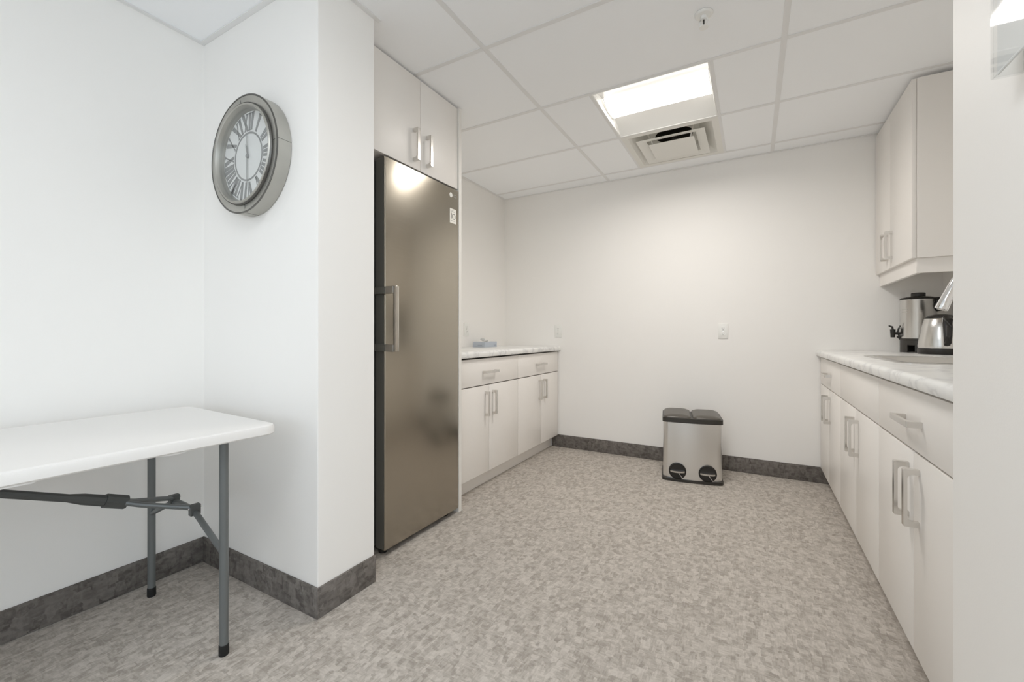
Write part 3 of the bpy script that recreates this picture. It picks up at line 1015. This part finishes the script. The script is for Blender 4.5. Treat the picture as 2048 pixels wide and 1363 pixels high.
MB().prism(bin_outline(BW, 0.0, BD, 0.045, 0.020, 8), 'z', 0.020, 0.418).build('body', M['steel_b'], r, 35)
MB().prism(bin_outline(BW + 0.007, -0.014, BD + 0.004, 0.034, 0.012), 'z', 0.0005, 0.0195).build('base_plate', M['lid2'], r, 35)
rim = MB()
rim.prism(bin_outline(BW + 0.004, -0.012, BD + 0.003, 0.03, 0.012), 'z', 0.4185, 0.450)
rim.build('lid_rim', M['lid2'], r, 35)
for sg in (-1, 1):
    x0, x1 = (0.006, BW - 0.006) if sg > 0 else (-BW + 0.006, -0.006)
    rows = []
    for ins, z in ((0.0, 0.4502), (0.002, 0.4555), (0.010, 0.460), (0.028, 0.467), (0.05, 0.470)):
        l = [(x, y, z + 0.010 * (y - ins) / BD) for x, y in rounded(x0 + ins, x1 - ins, 0.0 + ins * 0.9, BD - 0.012 - ins * 0.5, max(0.03 - ins * 0.3, 0.012), 6)]
        rows.append(l + [l[0]])
    q = MB().quadstrip(rows)
    t = bmesh.new(); t.faces.new([t.verts.new(p) for p in rows[-1][:-1]])
    q.merge(t)
    q.build('lid', M['lid'], r, 50)
    px = sg * 0.098
    y_f = -0.020 * (1 - (px / (BW - 0.045)) ** 2)
    w = MB()
    prof = [(0.058, -0.004), (0.058, 0.009), (0.053, 0.012), (0.050, 0.0085), (0, 0.0085)]
    w.lathe(prof, 36, Matrix.Translation((px, y_f - 0.001, 0.076)) @ Matrix.Rotation(PI / 2, 4, 'X'), close=False)
    well = w.build('pedal_well', M['black'], r, 40)
    pd = [(px + 0.050 * math.cos(PI + PI * i / 12), -0.020 + 0.024 * math.sin(PI + PI * i / 12)) for i in range(13)]
    MB().prism(pd, 'z', 0.069, 0.080).build('pedal', M['steel'], well, 30)
    MB().tube([(px + 0.004, -0.02, 0.068), (px + 0.034, -0.026, 0.028)], 0.0022, 8).build('pedal_rod', M['chrome'], well)

# ------------------------------------------------------------------ wall clock
ck = (-1.790, Y0, 1.772)
r = root('wall_clock', ck, 'round grey metal wall clock with roman numerals on white dial', 'clock')
FA = Matrix.Rotation(PI / 2, 4, 'X')       # lathe z -> -y (towards the room)
RC = 0.236
MB().lathe([(RC - 0.006, 0.001), (RC, 0.003), (RC, 0.055), (RC - 0.003, 0.058), (0.190, 0.052), (0.190, 0.001), (RC - 0.006, 0.001)], 96, FA, close=False).build('case', M['clock'], r, 35)
MB().lathe([(RC + 0.0005, 0.0555), (RC + 0.001, 0.058), (RC - 0.004, 0.0600), (RC - 0.006, 0.0578)], 96, FA, close=False).build('case_bead', M['clock_dk'], r, 40)
MB().lathe([(0.199, 0.050), (0.201, 0.062), (0.197, 0.068), (0.192, 0.065), (0.189, 0.067), (0.187, 0.062), (0.181, 0.040), (0.181, 0.030), (0.199, 0.030), (0.199, 0.050)], 96, FA, close=False).build('bezel', M['clock'], r, 40)
MB().lathe([(0.2015, 0.052), (0.2035, 0.060), (0.2005, 0.066), (0.199, 0.06)], 96, FA, close=False).build('bezel_groove', M['clock_dk'], r, 40)
MB().lathe([(0, 0.034), (0.182, 0.034), (0.182, 0.030), (0, 0.030)], 72, FA, close=False).build('dial', M['dial'], r, 30)
MB().lathe([(0.099, 0.0342), (0.099, 0.0352), (0.092, 0.0352), (0.092, 0.0342)], 72, FA, close=False).build('chapter_ring', M['num'], r, 30)
# seams in the case: four thin strips
for a in (0, 90, 180, 270):
    ar = math.radians(a + 4)
    q = MB()
    q.box(0.204, RC + 0.0008, -0.0008, 0.0008, -0.0008, 0.0008)
    q2 = MB()
    t = bmesh.new(); bmesh.ops.create_cube(t, size=1)
    for v_ in t.verts: v_.co = Vector((0.2195 + v_.co.x * 0.034, v_.co.y * 0.0012, 0.0562 + v_.co.z * 0.0012))
    bmesh.ops.transform(t, matrix=FA @ Matrix.Rotation(ar, 4, 'Z'), verts=t.verts)
    q2.merge(t)
    t = bmesh.new(); bmesh.ops.create_cube(t, size=1)
    for v_ in t.verts: v_.co = Vector((RC + v_.co.x * 0.0012, v_.co.y * 0.0012, 0.029 + v_.co.z * 0.054))
    bmesh.ops.transform(t, matrix=FA @ Matrix.Rotation(ar, 4, 'Z'), verts=t.verts)
    q2.merge(t)
    q.bm.free()
    q2.build('case_seam', M['clock_dk'], r, 0)


def numeral(s, hour):
    """roman numeral strokes, outward-facing heads; local u across, v radial"""
    r0, r1 = 0.105, 0.173
    adv = {'I': 0.0175, 'V': 0.036, 'X': 0.036}
    wid = sum(adv[c] for c in s)
    u = -wid / 2
    b = MB()
    a = math.radians(90 - 30 * hour)
    rad, tan = Vector((math.cos(a), math.sin(a))), Vector((math.sin(a), -math.cos(a)))

    def stroke(u0, v0, u1, v1, th):
        # widen outwards so the numerals fan out with the circle
        f0, f1 = v0 / 0.128, v1 / 0.128
        P0 = rad * v0 + tan * (u0 * f0); P1 = rad * v1 + tan * (u1 * f1)
        n_ = (P1 - P0).normalized(); n_ = Vector((-n_.y, n_.x))
        q = [P0 + n_ * th * f0 / 2, P0 - n_ * th * f0 / 2, P1 - n_ * th * f1 / 2, P1 + n_ * th * f1 / 2]
        b.prism([(p.x, p.y) for p in q], 'z', 0.0342, 0.0350)
    for c in s:
        w = adv[c]
        if c == 'I':
            stroke(u + w / 2, r0, u + w / 2, r1, 0.0125)
            stroke(u + 0.001, r1, u + w - 0.001, r1, 0.003); stroke(u + 0.001, r0, u + w - 0.001, r0, 0.003)
        elif c == 'V':
            stroke(u + w / 2, r0, u + 0.007, r1, 0.0135); stroke(u + w / 2 + 0.001, r0, u + w - 0.006, r1, 0.005)
            stroke(u + 0.001, r1, u + 0.014, r1, 0.003); stroke(u + w - 0.012, r1, u + w - 0.001, r1, 0.003)
        else:
            stroke(u + w - 0.007, r0, u + 0.007, r1, 0.0135); stroke(u + 0.006, r0, u + w - 0.006, r1, 0.005)
            for v in (r0, r1):
                stroke(u + 0.001, v, u + 0.013, v, 0.003); stroke(u + w - 0.013, v, u + w - 0.001, v, 0.003)
        u += w
    bmesh.ops.transform(b.bm, matrix=FA, verts=b.bm.verts)
    b.build('numeral', M['num'], r, 0)


for hr, s in enumerate(('I', 'II', 'III', 'IIII', 'V', 'VI', 'VII', 'VIII', 'IX', 'X', 'XI', 'XII'), 1):
    numeral(s, hr)


def hand(name, ang_deg, length, tail, w, z):
    a = math.radians(90 - ang_deg)
    d2, n2 = Vector((math.cos(a), math.sin(a))), Vector((-math.sin(a), math.cos(a)))
    pts = [d2 * -tail + n2 * w * 0.7, d2 * -tail - n2 * w * 0.7, d2 * length * 0.7 - n2 * w, d2 * length, d2 * length * 0.7 + n2 * w]
    b = MB().prism([(p.x, p.y) for p in pts], 'z', z, z + 0.001)
    bmesh.ops.transform(b.bm, matrix=FA, verts=b.bm.verts)
    b.build(name, M['num'], r, 0)


hand('minute_hand', 180, 0.135, 0.09, 0.0022, 0.040)
hand('hour_hand', 345, 0.055, 0.01, 0.0035, 0.0375)
MB().lathe([(0, 0.035), (0.008, 0.035), (0.008, 0.042), (0, 0.044)], 20, FA, close=False).build('hand_hub', M['num'], r)
MB().lathe([(0, 0.052), (0.1835, 0.052), (0.1835, 0.054), (0, 0.054)], 64, FA, close=False).build('glass', M['glass'], r, 30)

# ------------------------------------------------------------------ folding table
TX0, TX1, TY1, TY0 = -0.35, 0.35, 0.0, -1.52
tz0, tz1 = 0.704, 0.738
trz = math.radians(-2.5)
r = root('folding_table', (-1.786, 0.912, 0), 'white plastic folding table with grey tube legs against the alcove wall', 'table', None, trz)
at_ = at
def at(p): return MB() if p is r else at_(p)
rows = []
for ins, z in ((0.022, tz0 + 0.012), (0.004, tz0), (0.0, tz0 + 0.004), (0.0, tz1 - 0.010), (0.003, tz1 - 0.003), (0.010, tz1)):
    l = [(x, y, z) for x, y in rounded(TX0 + ins, TX1 - ins, TY0 + ins, TY1 - ins, 0.045 - ins * 0.5, 8)]
    rows.append(l + [l[0]])
b = at(r)
b.quadstrip(rows)
for l in (rows[0], rows[-1]):
    t = bmesh.new(); t.faces.new([t.verts.new(p) for p in l[:-1]]); b.merge(t)
bmesh.ops.recalc_face_normals(b.bm, faces=b.bm.faces[:])
b.build('tabletop', M['table'], r, 40)
# moulded lip under the edge
b = at(r)
for (y0, y1) in ((-0.66, -0.56), (-0.34, -0.26)):
    b.prism([(y0, tz0 + 0.004), (y1, tz0 + 0.004), (y1 - 0.02, tz0 - 0.004), (y0 + 0.02, tz0 - 0.004)], 'x', TX1 - 0.03, TX1 - 0.006)
b.build('edge_lip', M['table'], r, 0)
lx1, lx2 = 0.284, -0.306
TR = 0.013
for ly, mir in ((-0.147, 1), (-1.368, -1)):
    for lx in (lx1, lx2):
        lg_ = at(r).tube([(lx, ly, 0.022), (lx, ly, tz0 + 0.006)], TR, 18).build('leg', M['tube'], r)
        at(r).lathe([(0, 0.0005), (0.0135, 0.0005), (0.0148, 0.004), (0.0145, 0.034), (0.0132, 0.036), (0.0132, 0.03)], 20, Matrix.Translation((lx, ly, 0)), close=False).build('foot_cap', M['rubber'], lg_)
    at(r).tube([(lx2 - 0.01, ly, tz0 - 0.004), (lx1 + 0.01, ly, tz0 - 0.004)], 0.012, 12).build('leg_pivot_tube', M['tube2'], r)
    # arched cross brace between the legs
    m_ = (lx1 + lx2) / 2
    arch = [(lx1, ly, 0.330), (m_ + 0.125, ly, 0.405), (m_ + 0.095, ly, 0.418), (m_ + 0.05, ly, 0.426), (m_, ly, 0.428), (m_ - 0.05, ly, 0.426), (m_ - 0.095, ly, 0.418), (m_ - 0.125, ly, 0.405), (lx2, ly, 0.330)]
    at(r).tube(arch, 0.0095, 12).build('cross_brace', M['tube'], r)
    sl = Vector((m_, ly - mir * 0.175, 0.497))
    for sg in (-1, 1):
        px = m_ + sg * 0.085
        at(r).box(px - 0.010, px + 0.010, ly - 0.016, ly + 0.016, 0.410, 0.448, 0.002, 1).build('bracket', M['tube2'], r, 30)
        at(r).tube([(px, ly - 0.02, 0.436), (px, ly + 0.02, 0.436)], 0.004, 8).build('bracket_pin', M['chrome'], r)
        at(r).tube([(px, ly - mir * 0.002, 0.436), (m_ + sg * 0.03, ly - mir * 0.13, 0.478), (m_ + sg * 0.006, ly - mir * 0.185, 0.501)], 0.0085, 10).build('brace_fork', M['tube'], r)
    t0 = Vector((m_, ly - mir * 0.59, 0.672))
    d0 = (t0 - sl)
    at(r).tube([sl - d0 * 0.03, sl + d0 * 0.10], 0.022, 8).build('lock_sleeve', M['tube2'], r, 20)
    at(r).tube([sl + d0 * 0.08, sl + d0 * 0.22, sl + d0 * 0.30, t0], [0.018, 0.017, 0.012, 0.012], 10).build('centre_brace', M['tube2'], r, 30)
    at(r).box(m_ - 0.02, m_ + 0.02, ly - mir * 0.59 - 0.012, ly - mir * 0.59 + 0.012, 0.655, tz0 + 0.004, 0.002, 1).build('brace_mount', M['tube2'], r, 30)

at = at_
# ------------------------------------------------------------------ acrylic holder on the pier
r = root('sign_holder', (XP, 0.90, 1.468), 'glossy clear acrylic wall pocket with a white sheet, on the white pier', 'sign holder')
hx0, hy0, hy1 = -0.040, -0.12, 0.103
MB().box(-0.003, -0.0005, hy0, hy1, 0.0, 0.30, 0.0008, 1).build('back_plate', M['acrylic'], r, 0)
MB().box(hx0, hx0 + 0.003, hy0, hy1, 0.0, 0.29, 0.0012, 2).build('front_plate', M['acrylic'], r, 0)
MB().box(hx0 + 0.0031, -0.0031, hy0, hy1, 0.0, 0.003).build('bottom_plate', M['acrylic'], r, 0)
MB().box(hx0 + 0.0031, -0.0031, hy1 - 0.003, hy1, 0.0031, 0.26).build('side_plate', M['acrylic'], r, 0)
MB().box(hx0 + 0.006, hx0 + 0.008, hy0 + 0.004, hy1 - 0.006, 0.004, 0.28).build('white_sheet', M['paper'], r, 0)
